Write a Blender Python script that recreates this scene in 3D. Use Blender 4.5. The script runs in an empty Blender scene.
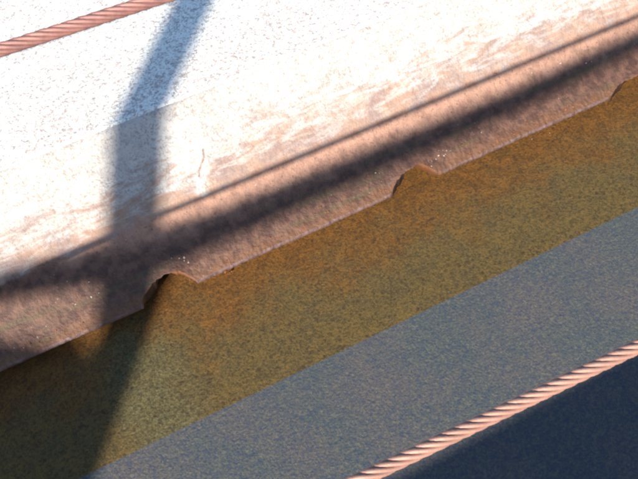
import bpy, bmesh, math, random
import numpy as np
from mathutils import Vector, Matrix, noise

# ------------------------------------------------------------------ camera
FPX = 700.0                                   # focal length in pixels of the 638 x 479 photograph
CAM = np.array([0.0, 0.0, 0.87])
_v = np.array([3800 - 319.0, 1330 + 239.5, -FPX]); AX = _v / np.linalg.norm(_v)
_b = np.array([0, 0, 1.0]) - AX[2] * AX; _b /= np.linalg.norm(_b)
_p = np.cross(_b, AX)
_d = math.radians(55.0)                       # the camera looks down at 55 degrees
M = np.stack([AX, -math.cos(_d) * _b + math.sin(_d) * _p, math.sin(_d) * _b + math.cos(_d) * _p])

scene = bpy.context.scene
col = scene.collection
cd = bpy.data.cameras.new('camera'); cam = bpy.data.objects.new('camera', cd); col.objects.link(cam)
cd.sensor_fit = 'HORIZONTAL'; cd.sensor_width = 36.0; cd.lens = 36.0 * FPX / 638.0
cd.clip_start = 0.01; cd.clip_end = 200.0
cam.matrix_world = Matrix(((M[0][0], M[0][1], M[0][2], CAM[0]), (M[1][0], M[1][1], M[1][2], CAM[1]),
                           (M[2][0], M[2][1], M[2][2], CAM[2]), (0, 0, 0, 1)))
scene.camera = cam

# ------------------------------------------------------------------ sky, sun, exposure
SUN_EL = math.radians(28.5); SUN_AZ = math.radians(53.0)
SD = np.array([math.cos(SUN_AZ) * math.cos(SUN_EL), math.sin(SUN_AZ) * math.cos(SUN_EL), -math.sin(SUN_EL)])  # light travels
world = bpy.data.worlds.new('World'); scene.world = world; world.use_nodes = True
wn = world.node_tree.nodes; wl = world.node_tree.links
bg = wn['Background']; bg.inputs['Strength'].default_value = 0.094
sky = wn.new('ShaderNodeTexSky'); sky.sky_type = 'NISHITA'; sky.sun_disc = False; sky.ozone_density = 2.3; sky.dust_density = 0.4
sky.sun_elevation = SUN_EL; sky.sun_rotation = math.atan2(-SD[0], -SD[1])
wl.new(sky.outputs[0], bg.inputs[0])
sl = bpy.data.lights.new('sun', 'SUN'); sl.energy = 4.8; sl.angle = math.radians(0.7); sl.color = (1.0, 0.885, 0.74)
so = bpy.data.objects.new('sun', sl); col.objects.link(so)
so.rotation_euler = Vector(SD).to_track_quat('-Z', 'Y').to_euler(); so.location = (-2, -3, 4)
scene.view_settings.view_transform = 'Standard'; scene.view_settings.look = 'None'
scene.cycles.filter_width = 2.5
scene.view_settings.exposure = 1.2; scene.view_settings.gamma = 1.0

# ------------------------------------------------------------------ helpers
Z = np.array([0, 0, 1.0])
def ray(x, y): return M @ np.array([x - 319.0, 239.5 - y, -FPX])
def hit(x, y, P, N):
    r = ray(x, y); return CAM + r * (np.dot(np.asarray(P) - CAM, N) / np.dot(r, N))
def back(P, yp):                              # from a shadow point back to the vertical plane y = yp
    return P + SD * ((yp - P[1]) / SD[1])

def obj(name, verts, faces, mat, parent=None, smooth=False):
    me = bpy.data.meshes.new(name); me.from_pydata([tuple(map(float, v)) for v in verts], [], faces)
    if smooth: me.polygons.foreach_set('use_smooth', [True] * len(me.polygons))
    me.materials.append(mat); me.update()
    o = bpy.data.objects.new(name, me); col.objects.link(o)
    if parent: o.parent = parent
    return o
def empty(name, label, cat, group=None, loc=(0, 0, 0)):
    o = bpy.data.objects.new(name, None); col.objects.link(o); o.empty_display_size = .05
    o['label'] = label; o['category'] = cat
    if group: o['group'] = group
    return o
def tag(o, label, cat): o['label'] = label; o['category'] = cat
def grid_faces(nr, nc):
    return [(r * nc + c, r * nc + c + 1, (r + 1) * nc + c + 1, (r + 1) * nc + c) for r in range(nr - 1) for c in range(nc - 1)]
def tube(pts, rad, seg=24, caps=True):
    pts = [Vector(p) for p in pts]; rads = rad if hasattr(rad, '__len__') else [rad] * len(pts)
    V, F = [], []; ref = Vector((0, 1, 0.01))
    for i, p in enumerate(pts):
        t = (pts[min(i + 1, len(pts) - 1)] - pts[max(i - 1, 0)]).normalized()
        u = t.cross(ref).normalized(); w = t.cross(u)
        for k in range(seg):
            a = 2 * math.pi * k / seg; V.append(p + (u * math.cos(a) + w * math.sin(a)) * rads[i])
    for i in range(len(pts) - 1):
        for k in range(seg):
            F.append((i * seg + k, i * seg + (k + 1) % seg, (i + 1) * seg + (k + 1) % seg, (i + 1) * seg + k))
    if caps: F.append(tuple(range(seg))[::-1]); F.append(tuple(range((len(pts) - 1) * seg, len(pts) * seg)))
    return V, F
def box(x0, x1, y0, y1, z0, z1):
    V = [(x, y, z) for z in (z0, z1) for y in (y0, y1) for x in (x0, x1)]
    return V, [(0, 2, 3, 1), (4, 5, 7, 6), (0, 1, 5, 4), (2, 6, 7, 3), (0, 4, 6, 2), (1, 3, 7, 5)]

# ------------------------------------------------------------------ materials
class Mat:
    def __init__(s, name, rough=.8, spec=.3):
        s.m = bpy.data.materials.new(name); s.m.use_nodes = True
        s.n = s.m.node_tree.nodes; s.l = s.m.node_tree.links; s.b = s.n['Principled BSDF']
        s.b.inputs['Roughness'].default_value = rough; s.b.inputs['Specular IOR Level'].default_value = spec
        s.co = s.n.new('ShaderNodeTexCoord').outputs['Object']
    def put(s, sock, v):
        if isinstance(v, bpy.types.NodeSocket): s.l.new(v, sock)
        elif isinstance(v, (tuple, list)): sock.default_value = tuple(v) + ((1.0,) if len(v) == 3 and len(sock.default_value) == 4 else ())
        else: sock.default_value = v
    def map(s, scale, rot=(0, 0, 0), loc=(0, 0, 0)):
        n = s.n.new('ShaderNodeMapping'); s.l.new(s.co, n.inputs[0])
        n.inputs['Scale'].default_value = scale; n.inputs['Rotation'].default_value = rot; n.inputs['Location'].default_value = loc
        return n.outputs[0]
    def noise(s, scale, detail=3, rough=.55, co=None, dist=0):
        n = s.n.new('ShaderNodeTexNoise'); s.l.new(co or s.co, n.inputs['Vector'])
        n.inputs['Scale'].default_value = scale; n.inputs['Detail'].default_value = detail
        n.inputs['Roughness'].default_value = rough; n.inputs['Distortion'].default_value = dist
        return n.outputs['Fac']
    def vor(s, scale, co=None, feat='F1'):
        n = s.n.new('ShaderNodeTexVoronoi'); s.l.new(co or s.co, n.inputs['Vector']); n.inputs['Scale'].default_value = scale
        n.feature = feat; return n.outputs['Distance']
    def ramp(s, v, a, b, x0=0.0, x1=1.0, smooth=True):
        n = s.n.new('ShaderNodeMapRange'); n.interpolation_type = 'SMOOTHSTEP' if smooth else 'LINEAR'
        s.put(n.inputs[0], v); n.inputs[1].default_value = a; n.inputs[2].default_value = b
        n.inputs[3].default_value = x0; n.inputs[4].default_value = x1; return n.outputs[0]
    def math(s, op, a, b=0.0):
        n = s.n.new('ShaderNodeMath'); n.operation = op; s.put(n.inputs[0], a); s.put(n.inputs[1], b); return n.outputs[0]
    def mix(s, f, a, b, mode='MIX'):
        n = s.n.new('ShaderNodeMix'); n.data_type = 'RGBA'; n.blend_type = mode
        s.put(n.inputs[0], f); s.put(n.inputs[6], a); s.put(n.inputs[7], b); return n.outputs[2]
    def cells(s, scale, loc=(0, 0, 0)):         # one random value per grain
        n = s.n.new('ShaderNodeTexVoronoi'); s.l.new(s.map((1, 1, 1), loc=loc), n.inputs['Vector']); n.inputs['Scale'].default_value = scale
        q = s.n.new('ShaderNodeSeparateColor'); s.l.new(n.outputs['Color'], q.inputs[0]); return q.outputs[0]
    def grain(s, a, b, loc=(0, 0, 0)):          # soft mottling of two grain sizes, about 0..1
        v = s.math('ADD', s.math('MULTIPLY', s.cells(a, loc), .45), s.math('MULTIPLY', s.cells(b, loc), .35))
        return s.math('ADD', v, s.math('MULTIPLY', s.noise((a + b) * .3, 2, .6), .4))
    def attr(s, name):
        n = s.n.new('ShaderNodeAttribute'); n.attribute_name = name; return n.outputs['Fac']
    def xyz(s):
        n = s.n.new('ShaderNodeSeparateXYZ'); s.l.new(s.co, n.inputs[0]); return n.outputs
    def bump(s, h, dist=.002, strength=1.0):
        n = s.n.new('ShaderNodeBump'); s.put(n.inputs['Height'], h); n.inputs['Distance'].default_value = dist
        n.inputs['Strength'].default_value = strength; s.l.new(n.outputs[0], s.b.inputs['Normal'])
    def color(s, c): s.put(s.b.inputs['Base Color'], c)

# profile of the kerb, read off the photograph's lines (all run along world X)
LIP_Z = 0.029
LIP = hit(319, 225, (0, 0, LIP_Z), Z)
BL = math.radians(40); BF = math.radians(48)
NL = np.array([0, -math.sin(BL), math.cos(BL)]); NF = np.array([0, -math.sin(BF), math.cos(BF)])
LINE = hit(319, 148, LIP, NL)
CREASE = hit(319, 45, LINE, NF)
YE = hit(319, 362, (0, 0, 0), Z)[1]           # where the rust stained strip ends
print('LIP', hit(203, 160, LINE, NF), LIP, 'LINE', LINE, 'CREASE', CREASE, 'YE', YE)

def speckle_concrete():
    m = Mat('bleached_concrete', .9, .2)
    big = m.ramp(m.noise(6, 3), .35, .7)
    base = m.mix(big, (.77, .79, .745), (.83, .85, .81))
    g1 = m.ramp(m.grain(430, 230), .46, .94)
    base = m.mix(m.math('MULTIPLY', g1, .9), base, (.30, .28, .28))
    g2 = m.ramp(m.grain(420, 200, (3, 1, 7)), .56, .85)
    patch = m.ramp(m.noise(9, 3, .6, co=m.map((1, 1, 1), loc=(1, 5, 2))), .40, .66)
    base = m.mix(m.math('MULTIPLY', m.math('MULTIPLY', g2, patch), .6), base, (.46, .33, .30))
    g3 = m.ramp(m.vor(95, co=m.map((1, 1, 1), loc=(.3, .2, .1))), .10, .16, 1, 0)
    g3 = m.math('MULTIPLY', g3, m.ramp(m.noise(30, 2), .5, .62))
    base = m.mix(g3, base, (.20, .18, .18))
    m.color(base)
    h = m.math('ADD', m.noise(260, 3, .6), m.math('MULTIPLY', m.noise(90, 2), .6)); m.bump(h, .0018, .8)
    return m.m

def face_material():
    # pale worn face, rust gaining towards the foot; 'down' runs 0 at the crease to 1 at the joint to 2 at the lip
    m = Mat('rust_streaked_face', .82, .3)
    down = m.attr('down'); drip = m.attr('drip'); crack = m.attr('crack'); rim = m.attr('rim')
    white = m.mix(m.ramp(m.noise(12, 3), .35, .7), (.345, .34, .335), (.45, .45, .45))
    g1 = m.ramp(m.grain(560, 280), .56, .90)
    white = m.mix(m.math('MULTIPLY', g1, .7), white, (.22, .19, .18))
    # scratches that run up and across the face
    sm = m.map((26, 120, 120), rot=(0, 0, math.radians(-38)))
    scr = m.ramp(m.noise(1.0, 4, .62, co=sm, dist=.6), .48, .66)
    st = m.map((16, 50, 50), loc=(2, 0, 4))
    runs = m.noise(1.0, 4, .62, co=st, dist=1.2)
    tint = m.math('ADD', m.math('MULTIPLY', down, 1.08), m.math('MULTIPLY', m.math('SUBTRACT', runs, .5), 1.7))
    tint = m.ramp(tint, .42, 1.0)
    tint = m.math('MULTIPLY', tint, m.ramp(drip, 0, 1, 1, .12))
    peach = m.mix(m.ramp(m.noise(24, 4, .6), .38, .65), (.285, .19, .145), (.215, .155, .145))
    c = m.mix(m.math('MULTIPLY', tint, .95), white, peach)
    c = m.mix(m.math('MULTIPLY', scr, m.ramp(down, 1.15, .7, 0, .5)), c, (.47, .455, .44))
    # steel foot
    rn = m.math('ADD', down, m.math('MULTIPLY', m.math('SUBTRACT', m.noise(30, 4, .6), .5), .35))
    rust = m.mix(m.ramp(m.noise(70, 4, .6), .38, .64), (.062, .032, .026), (.116, .062, .046))
    rust = m.mix(m.ramp(m.noise(1.0, 4, .6, co=m.map((8, 70, 70), loc=(7, 3, 1))), .52, .68, 0, .8), rust, (.075, .055, .032))
    upper = m.mix(m.ramp(m.noise(60, 3), .4, .65), (.31, .185, .14), (.24, .14, .108))
    xr = m.ramp(m.math('ADD', m.xyz()[0], m.math('MULTIPLY', m.math('SUBTRACT', m.noise(9, 3), .5), .3)), -.32, .05, .48, 0)
    foot = m.mix(m.ramp(m.math('ADD', rn, xr), 1.12, 1.52), upper, rust)
    foot = m.mix(m.ramp(rn, 1.80, 2.0, 0, .5), foot, (.15, .072, .035))
    speck = m.ramp(m.noise(240, 2, .6, co=m.map((1, 1, 1), loc=(9, 4, 4))), .60, .72)
    foot = m.mix(m.math('MULTIPLY', speck, .6), foot, (.05, .03, .027))
    pale = m.ramp(m.noise(300, 2, .6, co=m.map((1, 1, 1), loc=(2, 8, 4))), .69, .77)
    pale = m.math('MULTIPLY', pale, m.ramp(m.noise(16, 2, .6, co=m.map((1, 1, 1), loc=(2, 2, 4))), .52, .66))
    foot = m.mix(pale, foot, (.74, .69, .64))
    c = m.mix(m.ramp(rn, .93, 1.05), c, foot)
    c = m.mix(m.math('MULTIPLY', crack, .8), c, (.20, .115, .08))
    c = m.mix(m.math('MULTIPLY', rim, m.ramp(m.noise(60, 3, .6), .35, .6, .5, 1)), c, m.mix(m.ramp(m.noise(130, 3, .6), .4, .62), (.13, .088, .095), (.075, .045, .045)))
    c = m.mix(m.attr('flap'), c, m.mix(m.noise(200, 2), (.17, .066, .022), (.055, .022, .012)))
    c = m.mix(m.attr('hollow_shade'), c, (.032, .018, .013))  # shade in the left hollow of each bite, painted as near-black colour
    m.color(c)
    rr = m.ramp(down, 1.0, 1.4, .85, .62); m.put(m.b.inputs['Roughness'], rr)
    h = m.math('ADD', m.noise(280, 3, .6), m.math('MULTIPLY', m.noise(70, 3), .8)); m.bump(h, .0016, .8)
    return m.m

def stained_ground():
    m = Mat('rust_stained_concrete', .85, .25)
    x, y, z = m.xyz()
    t = m.ramp(y, YE, LIP[1], 0, 1, False)                         # 0 at the strip's edge, 1 under the lip
    w = m.math('ADD', t, m.math('MULTIPLY', m.math('SUBTRACT', m.noise(14, 4, .6), .5), 1.3))
    g0 = hit(158, 405, (0, 0, 0), Z)
    dx = m.math('DIVIDE', m.math('SUBTRACT', x, g0[0]), .055); dy = m.math('DIVIDE', m.math('SUBTRACT', y, g0[1]), .13)
    rr = m.math('ADD', m.math('MULTIPLY', dx, dx), m.math('MULTIPLY', dy, dy))
    xl = m.ramp(m.math('ADD', rr, m.math('MULTIPLY', m.math('SUBTRACT', m.noise(17, 5, .7), .5), 3.0)), -.9, 3.0)
    w = m.math('MULTIPLY', w, m.ramp(xl, 0, 1, .3, 1))
    orange = m.mix(m.ramp(m.noise(38, 4, .6), .38, .64), (.105, .046, .010), (.15, .065, .013))
    olive = m.mix(m.ramp(m.noise(26, 4, .6), .38, .64), (.104, .073, .024), (.086, .064, .026))
    grey = m.mix(m.ramp(m.noise(50, 3), .4, .6), (.098, .084, .036), (.084, .076, .036))
    c = m.mix(m.ramp(w, .30, 1.0), m.mix(m.ramp(xl, .0, .75), grey, olive), orange)
    gr = m.grain(560, 300)
    c = m.mix(m.ramp(gr, .30, .70, .62, 0), c, (.024, .018, .009))
    c = m.mix(m.ramp(gr, .64, 1.05, 0, .5), c, m.mix(m.ramp(xl, 0, .8), (.185, .175, .10), (.175, .10, .032)))
    sp = m.ramp(m.cells(260, (5, 5, 1)), .93, .97); c = m.mix(m.math('MULTIPLY', sp, .5), c, (.030, .016, .010))
    m.color(c); m.bump(m.math('ADD', m.noise(300, 3, .6), m.math('MULTIPLY', m.noise(110, 2), .7)), .0016, .7)
    return m.m

def grey_ground():
    m = Mat('grey_concrete', .85, .25)
    c = m.mix(m.ramp(m.noise(9, 4, .6), .36, .66), (.064, .075, .073), (.084, .079, .076))
    gr = m.grain(600, 320)
    c = m.mix(m.ramp(gr, .30, .72, .62, 0), c, (.024, .042, .086))
    c = m.mix(m.ramp(gr, .64, 1.05, 0, .55), c, (.135, .138, .125))
    m.color(c); m.bump(m.math('ADD', m.noise(300, 3, .6), m.math('MULTIPLY', m.noise(110, 2), .7)), .0016, .7)
    return m.m

def rope_material(name, c1, c2):
    m = Mat(name, .55, .5); m.b.inputs['Metallic'].default_value = .1
    c = m.mix(m.ramp(m.noise(90, 4, .6), .38, .66), c1, c2)
    c = m.mix(m.ramp(m.noise(900, 2), .58, .72, 0, .5), c, (.20, .10, .08))
    m.color(c); m.bump(m.noise(1500, 2), .0003, .6); return m.m
def painted(name, c):
    m = Mat(name, .5, .4); m.color(m.mix(m.ramp(m.noise(20, 4), .4, .7), c, tuple(v * .8 for v in c))); m.bump(m.noise(300, 2), .0005, .3); return m.m

M_TOP = speckle_concrete(); M_FACE = face_material(); M_STAIN = stained_ground(); M_GREY = grey_ground()

# ------------------------------------------------------------------ the ground below
o = obj('ground', [(-30, -20, 0), (30, -20, 0), (30, YE, 0), (-30, YE, 0)], [(0, 1, 2, 3)], M_GREY); o['kind'] = 'structure'
rng = random.Random(5)
o = obj('pavement', [(-30, YE, 0), (30, YE, 0), (30, 3, 0), (-30, 3, 0)], [(0, 1, 2, 3)], M_STAIN); o['kind'] = 'structure'

# ------------------------------------------------------------------ the kerb: top, face, lip
kerb = empty('kerb', 'sun bleached pale kerb with sloping rust streaked face and bitten lower lip', 'kerb')

def bites():
    out = []
    n1 = [(141, 300), (146, 291), (154, 281), (164, 274.5), (177, 271), (185, 273), (190, 275.5), (194, 277.3)]
    n2 = [(391, 194), (393, 189), (397, 180.5), (403, 173.5), (419, 164), (428, 166.5), (436, 171), (441, 174.5)]
    n3 = [(610, 101), (612, 95), (616, 87), (622, 82), (634, 77), (644, 71), (654, 78), (660, 79.5)]
    for n in (n1, n2, n3):
        P = [hit(px, py, LIP, NL) for px, py in n]
        out.append((np.array([p[0] for p in P]), np.array([max(0.0, (p[1] - LIP[1]) / math.cos(BL)) for p in P])))
    for xo in (-1.05, -.62, 1.42, 1.86):
        bx, bh = out[abs(int(xo * 7)) % 2]; out.append((bx - bx[0] + xo, bh * .9))
    return out
BITES = bites()
def bite(x):
    h = 0.0
    for bx, bh in BITES:
        if bx[0] < x < bx[-1]: h = max(h, float(np.interp(x, bx, bh)))
    return h
def bite_pos(x):                              # 0..1 across a bite, None outside
    for bx, bh in BITES:
        if bx[0] < x < bx[-1]: return (x - bx[0]) / (bx[-1] - bx[0])
    return None
def curl(x):                                  # the metal is bent up around each bite
    c = 0.0
    for bx, bh in BITES:
        m_ = bx[0] + .60 * (bx[-1] - bx[0]); w_ = .30 * (bx[-1] - bx[0])
        c += .0085 * math.exp(-((x - m_) / w_) ** 2)
    return c

X0, X1 = -1.3, 2.2
xs = np.concatenate([np.arange(X0, -.72, .006), np.arange(-.72, 1.05, .0018), np.arange(1.05, X1, .006)])
LL = np.linalg.norm((LINE - LIP)[1:])         # lip width along the slope
LF = np.linalg.norm((CREASE - LINE)[1:])
NRF, NRL = 70, 38

# face, from crease to joint (rows run downwards)
crack_px = [(203.5, 149), (204.5, 156), (203, 161), (201, 166), (199.5, 171), (199.8, 176)]
drip_px = [(204, 132), (202, 160), (202, 185), (203, 200)]
crackP = [hit(a, b, LINE, NF) for a, b in crack_px]; dripP = [hit(a, b, LINE, NF) for a, b in drip_px]
def seg_dist(p, poly):
    best = 9.0
    for a, b in zip(poly, poly[1:]):
        ab = b - a; t = min(1, max(0, np.dot(p - a, ab) / np.dot(ab, ab))); best = min(best, np.linalg.norm(p - a - ab * t))
    return best
V, A_down, A_drip, A_crack = [], [], [], []
for r in range(NRF):
    t = r / (NRF - 1)
    for x in xs:
        s = LF * t
        p = np.array([x, CREASE[1] - s * math.cos(BF), CREASE[2] - s * math.sin(BF)])
        dr = ck = 0.0
        if min(q[0] for q in dripP) - .06 < x < max(q[0] for q in dripP) + .06:
            wv = .006 * noise.noise(Vector((x * 70, s * 70, 3)))
            dd = seg_dist(p, dripP) + wv; dr = max(0.0, min(1.0, (.015 - dd) / .014))
            dc = seg_dist(p, crackP); ck = max(0.0, min(1.0, (.0021 - dc - .0006 * noise.noise(Vector((x * 300, s * 300, 1)))) / .0016))
        wob = .0012 * noise.noise(Vector((x * 45, s * 45, 0))) + .0007 * noise.noise(Vector((x * 150, s * 150, 5)))
        edge_w = .0022 * noise.noise(Vector((x * 40, 7, 0))) * max(0, 1 - t * 9)
        rnd = -.0022 * max(0, 1 - t * 22) ** 2
        d = (wob * min(1, t * 12) * min(1, (1 - t) * 12) + .0016 * dr * (1 - ck) - .0012 * ck + rnd + edge_w * .5)
        V.append(p + NF * d); A_down.append(t); A_drip.append(dr); A_crack.append(ck)
face = obj('face', V, [f[::-1] for f in grid_faces(NRF, len(xs))], M_FACE, kerb, True)
def attr(o, name, vals):
    a = o.data.attributes.new(name, 'FLOAT', 'POINT'); a.data.foreach_set('value', np.asarray(vals, dtype=np.float32))
attr(face, 'down', A_down); attr(face, 'drip', A_drip); attr(face, 'crack', A_crack)
ctop = [V[i] for i in range(len(xs))]

# lip, from joint to its worn edge, then the thickness of the metal
V, A_down, A_rim, A_flap, A_hollow_shade = [], [], [], [], []
nz = lambda x, k, s: noise.noise(Vector((x * k, s, 2.2)))
for r in range(NRL + 3):
    t = min(1.0, r / (NRL - 1))
    for x in xs:
        b_ = bite(x); wear = .0005 * nz(x, 55, 0) + .0007 * nz(x, 230, 4) + .0014 * nz(x, 5, 9)
        if b_ > .001: wear += .0022 * nz(x, 260, 3)
        L_ = LL - b_ + wear
        s = L_ * (t ** .92)
        p = np.array([x, LINE[1] - s * math.cos(BL), LINE[2] - s * math.sin(BL)])
        wob = .0009 * nz(x, 50, s * 50) + .0007 * noise.noise(Vector((x * 170, s * 170, 9)))
        near = max(0.0, (s - LL + .034) / .034)
        crumb = .0022 * max(0.0, noise.noise(Vector((x * 210, s * 210, 1)))) * min(1, near * 1.4)
        bend = .004 * math.sin(math.pi * t) * -1
        d = (wob + crumb + curl(x) * near ** 1.6) * min(1, t * 10) + bend
        p = p + NL * d
        q = bite_pos(x); fin = 1.0; fl = 0.0
        if q is not None:
            if q < .62: fin = max(-.2, 1 - q * 6)
            else: fin = .2 + .8 * (q - .62) / .38; fl = min(1, (q - .62) * 9) * min(1, (1 - q) * 6)
            fin += .35 * nz(x, 300, 8)
        if r >= NRL:
            k = r - NRL + 1
            wall = 0.0 if q is None else min(1, q * 12) * min(1, max(0, (.46 - q) / .14))      # upright torn wall on the left of a bite
            und = 0.0 if q is None else min(1, max(0, (q - .32) / .14)) * min(1, max(0, (.76 - q) / .18))      # undercut in the middle
            oy = ((-.0022, -.0026, 0)[k - 1] * max(0, fin) + (0, 0, .016)[k - 1]) * (1 - und) * (1 - wall) + (.0010, .0085, .0330)[k - 1] * und + (.0, .0, .012)[k - 1] * wall
            p = p + np.array([0, oy, (-.0012, -.0068 - .0110 * wall, -.0250)[k - 1]])
        V.append(p); A_down.append(1 + s / LL); A_rim.append(1.0 if r >= NRL and q is None else 0.0); A_hollow_shade.append(0.0 if q is None or r < NRL else min(1, q * 10) * min(1, max(0, (.6 - q) / .1))); A_flap.append(fl * min(1, max(0, (r - NRL + 4) / 4)))
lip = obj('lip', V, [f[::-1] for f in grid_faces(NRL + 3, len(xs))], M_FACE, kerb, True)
attr(lip, 'down', A_down); attr(lip, 'rim', A_rim); attr(lip, 'flap', A_flap); attr(lip, 'hollow_shade', A_hollow_shade); lip['label'] = 'rusty curled lip with bites out of its edge'

# top
n = len(xs)
V = [(p[0], p[1], p[2]) for p in ctop] + [(p[0], p[1] + .004, CREASE[2] + .0003) for p in ctop] + [(x, 9.0, CREASE[2] + .0003) for x in xs]
obj('top', V, [f for f in grid_faces(3, n)], M_TOP, kerb)
# the kerb runs on beyond both ends of the part in view
for (a, b) in ((-30, X0), (X1, 30)):
    V = [(x, y, z) for (y, z) in ((LIP[1] + .001, .004), (LIP[1], LIP_Z), (LINE[1], LINE[2]), (CREASE[1], CREASE[2])) for x in (a, b)]
    o = obj('face', V, [f for f in grid_faces(4, 2)], M_FACE, kerb)
    attr(o, 'down', [2, 2, 2, 2, 1, 1, 0, 0])
    obj('top', [(a, CREASE[1], CREASE[2]), (b, CREASE[1], CREASE[2]), (b, 9, CREASE[2]), (a, 9, CREASE[2])], [(0, 1, 2, 3)], M_TOP, kerb)

# grit and flakes caught on the lip and along its edge
def crumbs(pts, name, mat):
    V, F = [], []
    for p, s in pts:
        k = len(V); q = [Vector((rng.uniform(-1, 1), rng.uniform(-1, 1), rng.uniform(-1, 1))).normalized() for _ in range(1)][0]
        base = [Vector(v) for v in ((1, 0, 0), (-1, 0, 0), (0, 1, 0), (0, -1, 0), (0, 0, .7), (0, 0, -.7))]
        R = q.to_track_quat('Z', 'Y').to_matrix()
        for v in base: V.append(Vector(p) + R @ (v * s * rng.uniform(.6, 1.2)))
        F += [(k + a, k + b, k + c) for a, b, c in ((0, 2, 4), (2, 1, 4), (1, 3, 4), (3, 0, 4), (2, 0, 5), (1, 2, 5), (3, 1, 5), (0, 3, 5))]
    o = obj(name, V, F, mat, kerb); o['kind'] = 'stuff'; return o
m = Mat('pale_grit', .7, .4); m.color(m.mix(m.noise(200, 1), (.58, .52, .47), (.34, .22, .16))); M_GRIT = m.m
m = Mat('orange_rust', .9, .2); m.color(m.mix(m.ramp(m.noise(150, 2), .4, .6), (.26, .10, .03), (.14, .06, .03))); M_FLAKE = m.m
pts = []
for px, py, cnt, sp in ((197, 277, 6, 3), (441, 151, 7, 5), (424, 160, 3, 6), (303, 232, 2, 2), (530, 130, 4, 8), (560, 63, 2, 2), (588, 62, 2, 2), (178, 259, 5, 8), (262, 187, 3, 6), (520, 137, 4, 6)):
    for _ in range(cnt):
        p = hit(px + rng.gauss(0, sp), py + rng.gauss(0, sp * .4), LIP, NL) + NL * -.002
        pts.append((p, rng.uniform(.0008, .0024)))
crumbs(pts, 'grit', M_GRIT)
pts = []
for _ in range(260):
    x = rng.uniform(-.7, 1.0); b_ = bite(x)
    if b_ > .002: continue
    s = LL - abs(rng.gauss(0, .008)) - .003
    pts.append((np.array([x, LINE[1] - s * math.cos(BL), LINE[2] - s * math.sin(BL)]) - NL * .0005, rng.uniform(.0007, .0021)))
for px, py, cnt, sp in ((229, 272, 5, 2.2), (436, 172, 12, 4), (187, 275, 10, 4)):
    for _ in range(cnt):
        p = hit(px + rng.gauss(0, sp), py + rng.gauss(0, sp * .5), (0, 0, .004), Z); pts.append((p, rng.uniform(.001, .0028)))
crumbs(pts, 'rust_flakes', M_FLAKE)

# ------------------------------------------------------------------ wire ropes
def rope(name, label, P0, P1, diam, mat):
    P0 = Vector(P0); P1 = Vector(P1); ax = (P1 - P0).normalized(); Ln = (P1 - P0).length
    root = empty(name, label, 'wire rope', 'wire ropes strung over the kerb'); root.location = P0
    u = ax.cross(Vector((0, 0, 1))).normalized(); w = ax.cross(u)
    lay = diam * 6.1; rc = diam * .333; rs = diam * .200
    step = diam * .32; n_ = int(Ln / step) + 1; seg = 12
    def strand(ph, rc_, rs_, nm):
        V, F = [], []
        for i in range(n_):
            d = i * step; a = ph + 2 * math.pi * d / lay
            c = ax * d + (u * math.cos(a) + w * math.sin(a)) * rc_
            er = (u * math.cos(a) + w * math.sin(a)); et = (w * math.cos(a) - u * math.sin(a))
            tw = -2 * math.pi * d / (diam * 3.0)
            for k in range(seg):
                q = 2 * math.pi * k / seg
                rr = rs_ * (1 + .04 * math.cos(6 * (q + tw))) if rc_ > 0 else rs_
                V.append(c + er * (rr * math.cos(q)) + et * (rr * math.sin(q)))
        for i in range(n_ - 1):
            for k in range(seg):
                F.append((i * seg + k, (i + 1) * seg + k, (i + 1) * seg + (k + 1) % seg, i * seg + (k + 1) % seg))
        return obj(nm, V, F, mat, root, True)
    for k in range(6): strand(k * math.pi / 3, rc, rs, 'strand')
    strand(0, 0, diam * .2, 'core')
    return root
# the near rope lies where the sight line to it meets the sun ray to its own shadow on the kerb
n_sun_pts = [hit(150, 219, LINE, NL), hit(600, 32, LINE, NL)]
n_sun = np.cross(n_sun_pts[1] - n_sun_pts[0], SD)
def lower_pt(px, py):
    r = ray(px, py); t = np.dot(n_sun_pts[0] - CAM, n_sun) / np.dot(r, n_sun); return CAM + r * t
A = lower_pt(362, 479); B = lower_pt(638, 346.5)
print('near rope depth', -(M.T @ (A - CAM))[2], -(M.T @ (B - CAM))[2])
dv = (B - A) / np.linalg.norm(B - A)
M_R1 = rope_material('rust_tinted_steel_rope', (.36, .205, .160), (.29, .16, .125))
M_R2 = rope_material('dull_steel_rope', (.26, .128, .112), (.20, .098, .09))
rope('wire_rope', 'bright peach twisted wire rope stretched over the shaded grey ground', A - dv * 2.2, B + dv * 2.2, .0080, M_R1)
def at_depth(px, py, d): r = ray(px, py); return CAM + r * (d / FPX)
A2 = at_depth(0, 50, .515); dv2 = None
B2 = at_depth(160, -2, .515 + .515 * .0) ; 
# same direction as the near rope, seen along its own image line
best = min(((abs(np.cross(d / np.linalg.norm(d), dv)).sum(), k) for k in np.linspace(.9, 1.3, 400) for d in [at_depth(160, -2, .515 * k) - A2]))
B2 = at_depth(160, -2, .515 * best[1]); dv2 = (B2 - A2) / np.linalg.norm(B2 - A2)
rope('wire_rope', 'darker pinkish twisted wire rope stretched over the bleached kerb top', A2 - dv2 * 2.0, B2 + dv2 * 2.5, .0098, M_R2)

# ------------------------------------------------------------------ the footbridge the picture is taken from (behind the camera)
YP = -1.05
M_PAINT = painted('grey_paint', (.22, .23, .24)); M_DECK = painted('grey_deck', (.25, .24, .23))
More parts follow.
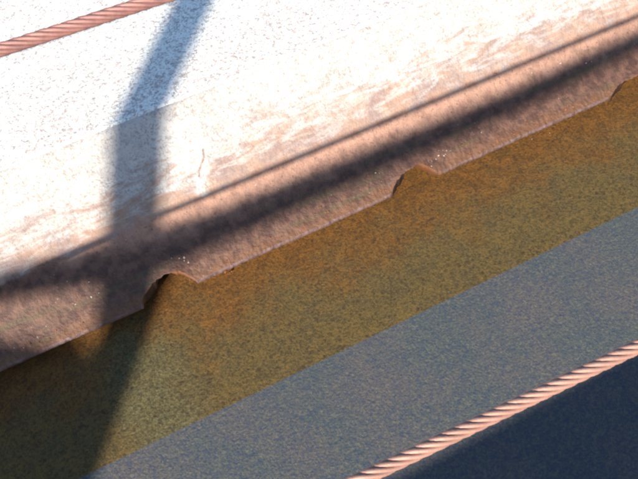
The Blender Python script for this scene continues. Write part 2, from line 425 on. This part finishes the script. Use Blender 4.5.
# handrail: bent tube whose shadow lies along the kerb's foot
up = [(-60, 284), (0, 271), (70, 253), (107, 244), (150, 232), (190, 221), (220, 210), (365, 153), (505, 94), (638, 33), (760, -22)]
lo = [(-60, 308), (0, 299), (70, 290), (110, 281), (150, 270), (190, 257), (220, 244), (370, 175), (505, 118), (638, 51), (760, -4)]
C_, R_ = [], []
for a, b in zip(up, lo):
    pa = back(hit(*a, LIP, NL), YP); pb = back(hit(*b, LIP, NL), YP)
    C_.append((pa + pb) / 2); R_.append(np.linalg.norm((pa - pb)[2:]) / 2)
print('rail', [tuple(c.round(3)) for c in C_], np.round(R_, 4))
rr = list(np.convolve([R_[0]] + R_ + [R_[-1]], [.25, .5, .25], 'valid'))
pts = [C_[0] - np.array([1.2, 0, (C_[1] - C_[0])[2] * 1.2 / (C_[1] - C_[0])[0]])] + C_ + [C_[-1] + np.array([1.5, 0, .02])]
V, F = tube(pts, [rr[0]] + rr + [rr[-1]], 24)
o = obj('handrail', V, F, M_PAINT, None, True); tag(o, 'bent grey tubular handrail of the footbridge', 'handrail')
# post
pc = []
for (l, r_) in (((103, 150), (161, 150)), ((103, 180), (160, 180)), ((102, 200), (158, 200))):
    pc.append((back(hit(*l, LINE, NF), YP), back(hit(*r_, LINE, NF), YP)))
for (l, r_) in (((168, 20), (213, 20)), ((150, 50), (197, 50)), ((125, 95), (174, 95))):
    pc.append((back(hit(*l, CREASE, Z), YP), back(hit(*r_, CREASE, Z), YP)))
print('post', [(a.round(3), b.round(3)) for a, b in pc])
xa = np.mean([a[0] for a, b in pc]); xb = np.mean([b[0] for a, b in pc])
PX = (xa + xb) / 2; PR = (xb - xa) / 2 * math.sin(SUN_AZ)
ZD = .60
V, F = tube([(PX, YP, ZD - .25), (PX, YP, 2.3)], PR, 32)
o = obj('railing_post', V, F, M_PAINT, None, True); tag(o, 'round grey post standing at the edge of the footbridge deck', 'post')
# unseen panel left of the post, added and shaped to cast a shadow
tp = [back(hit(-50, 340, LIP, NL), YP), back(hit(0, 342, LIP, NL), YP), back(hit(40, 344, LIP, NL), YP), back(hit(92, 354, (0, 0, 0), Z), YP)]
print('panel', [t.round(3) for t in tp])
top = [(-2.5, tp[0][2])] + [(t[0], t[2]) for t in tp] + [(PX, tp[-1][2] - .004)]
V = [(x, y, z) for y in (YP - .006, YP + .006) for (x, z) in top] + [(x, y, ZD - .05) for y in (YP - .006, YP + .006) for (x, z) in top]
nt = len(top); F = []
for i in range(nt - 1):
    F += [(i, i + 1, nt + i + 1, nt + i), (i, 2 * nt + i, 2 * nt + i + 1, i + 1), (nt + i, nt + i + 1, 3 * nt + i + 1, 3 * nt + i), (2 * nt + i, 3 * nt + i, 3 * nt + i + 1, 2 * nt + i + 1)]
o = obj('shadow_panel', V, F, M_PAINT); tag(o, 'low grey unseen panel shaped to cast shadow beside the railing post', 'panel')
# deck: its edge shades the near ground
yb = hit(560, 389, (0, 0, 0), Z)[1]
k = SD[1] / -SD[2]
ye = yb - k * ZD
print('shade', yb, 'deck edge', ye, 'frame bottom ray', [hit(638, 479, (0, 0, z), Z)[1] for z in (0, .3)])
V, F = box(-6, 6, ye - .8, ye, ZD - .12, ZD)
o = obj('deck', V, F, M_DECK); tag(o, 'grey footbridge deck above the ground', 'deck')

# stanchions that carry the ropes' ends
for P, dr, what in ((A - dv * 2.2, dv, 'near'), (B + dv * 2.2, dv, 'near'), (A2 - dv2 * 2.0, dv2, 'far'), (B2 + dv2 * 2.5, dv2, 'far')):
    V, F = tube([(P[0], P[1], 0.0), (P[0], P[1], P[2] + .05)], .014, 16)
    o = obj('stanchion', V, F, M_PAINT, None, True); o['group'] = 'rope stanchions'
    tag(o, 'thin grey stanchion holding the end of the peach wire rope' if what == 'near' else 'thin grey stanchion holding the end of the darker wire rope', 'stanchion')
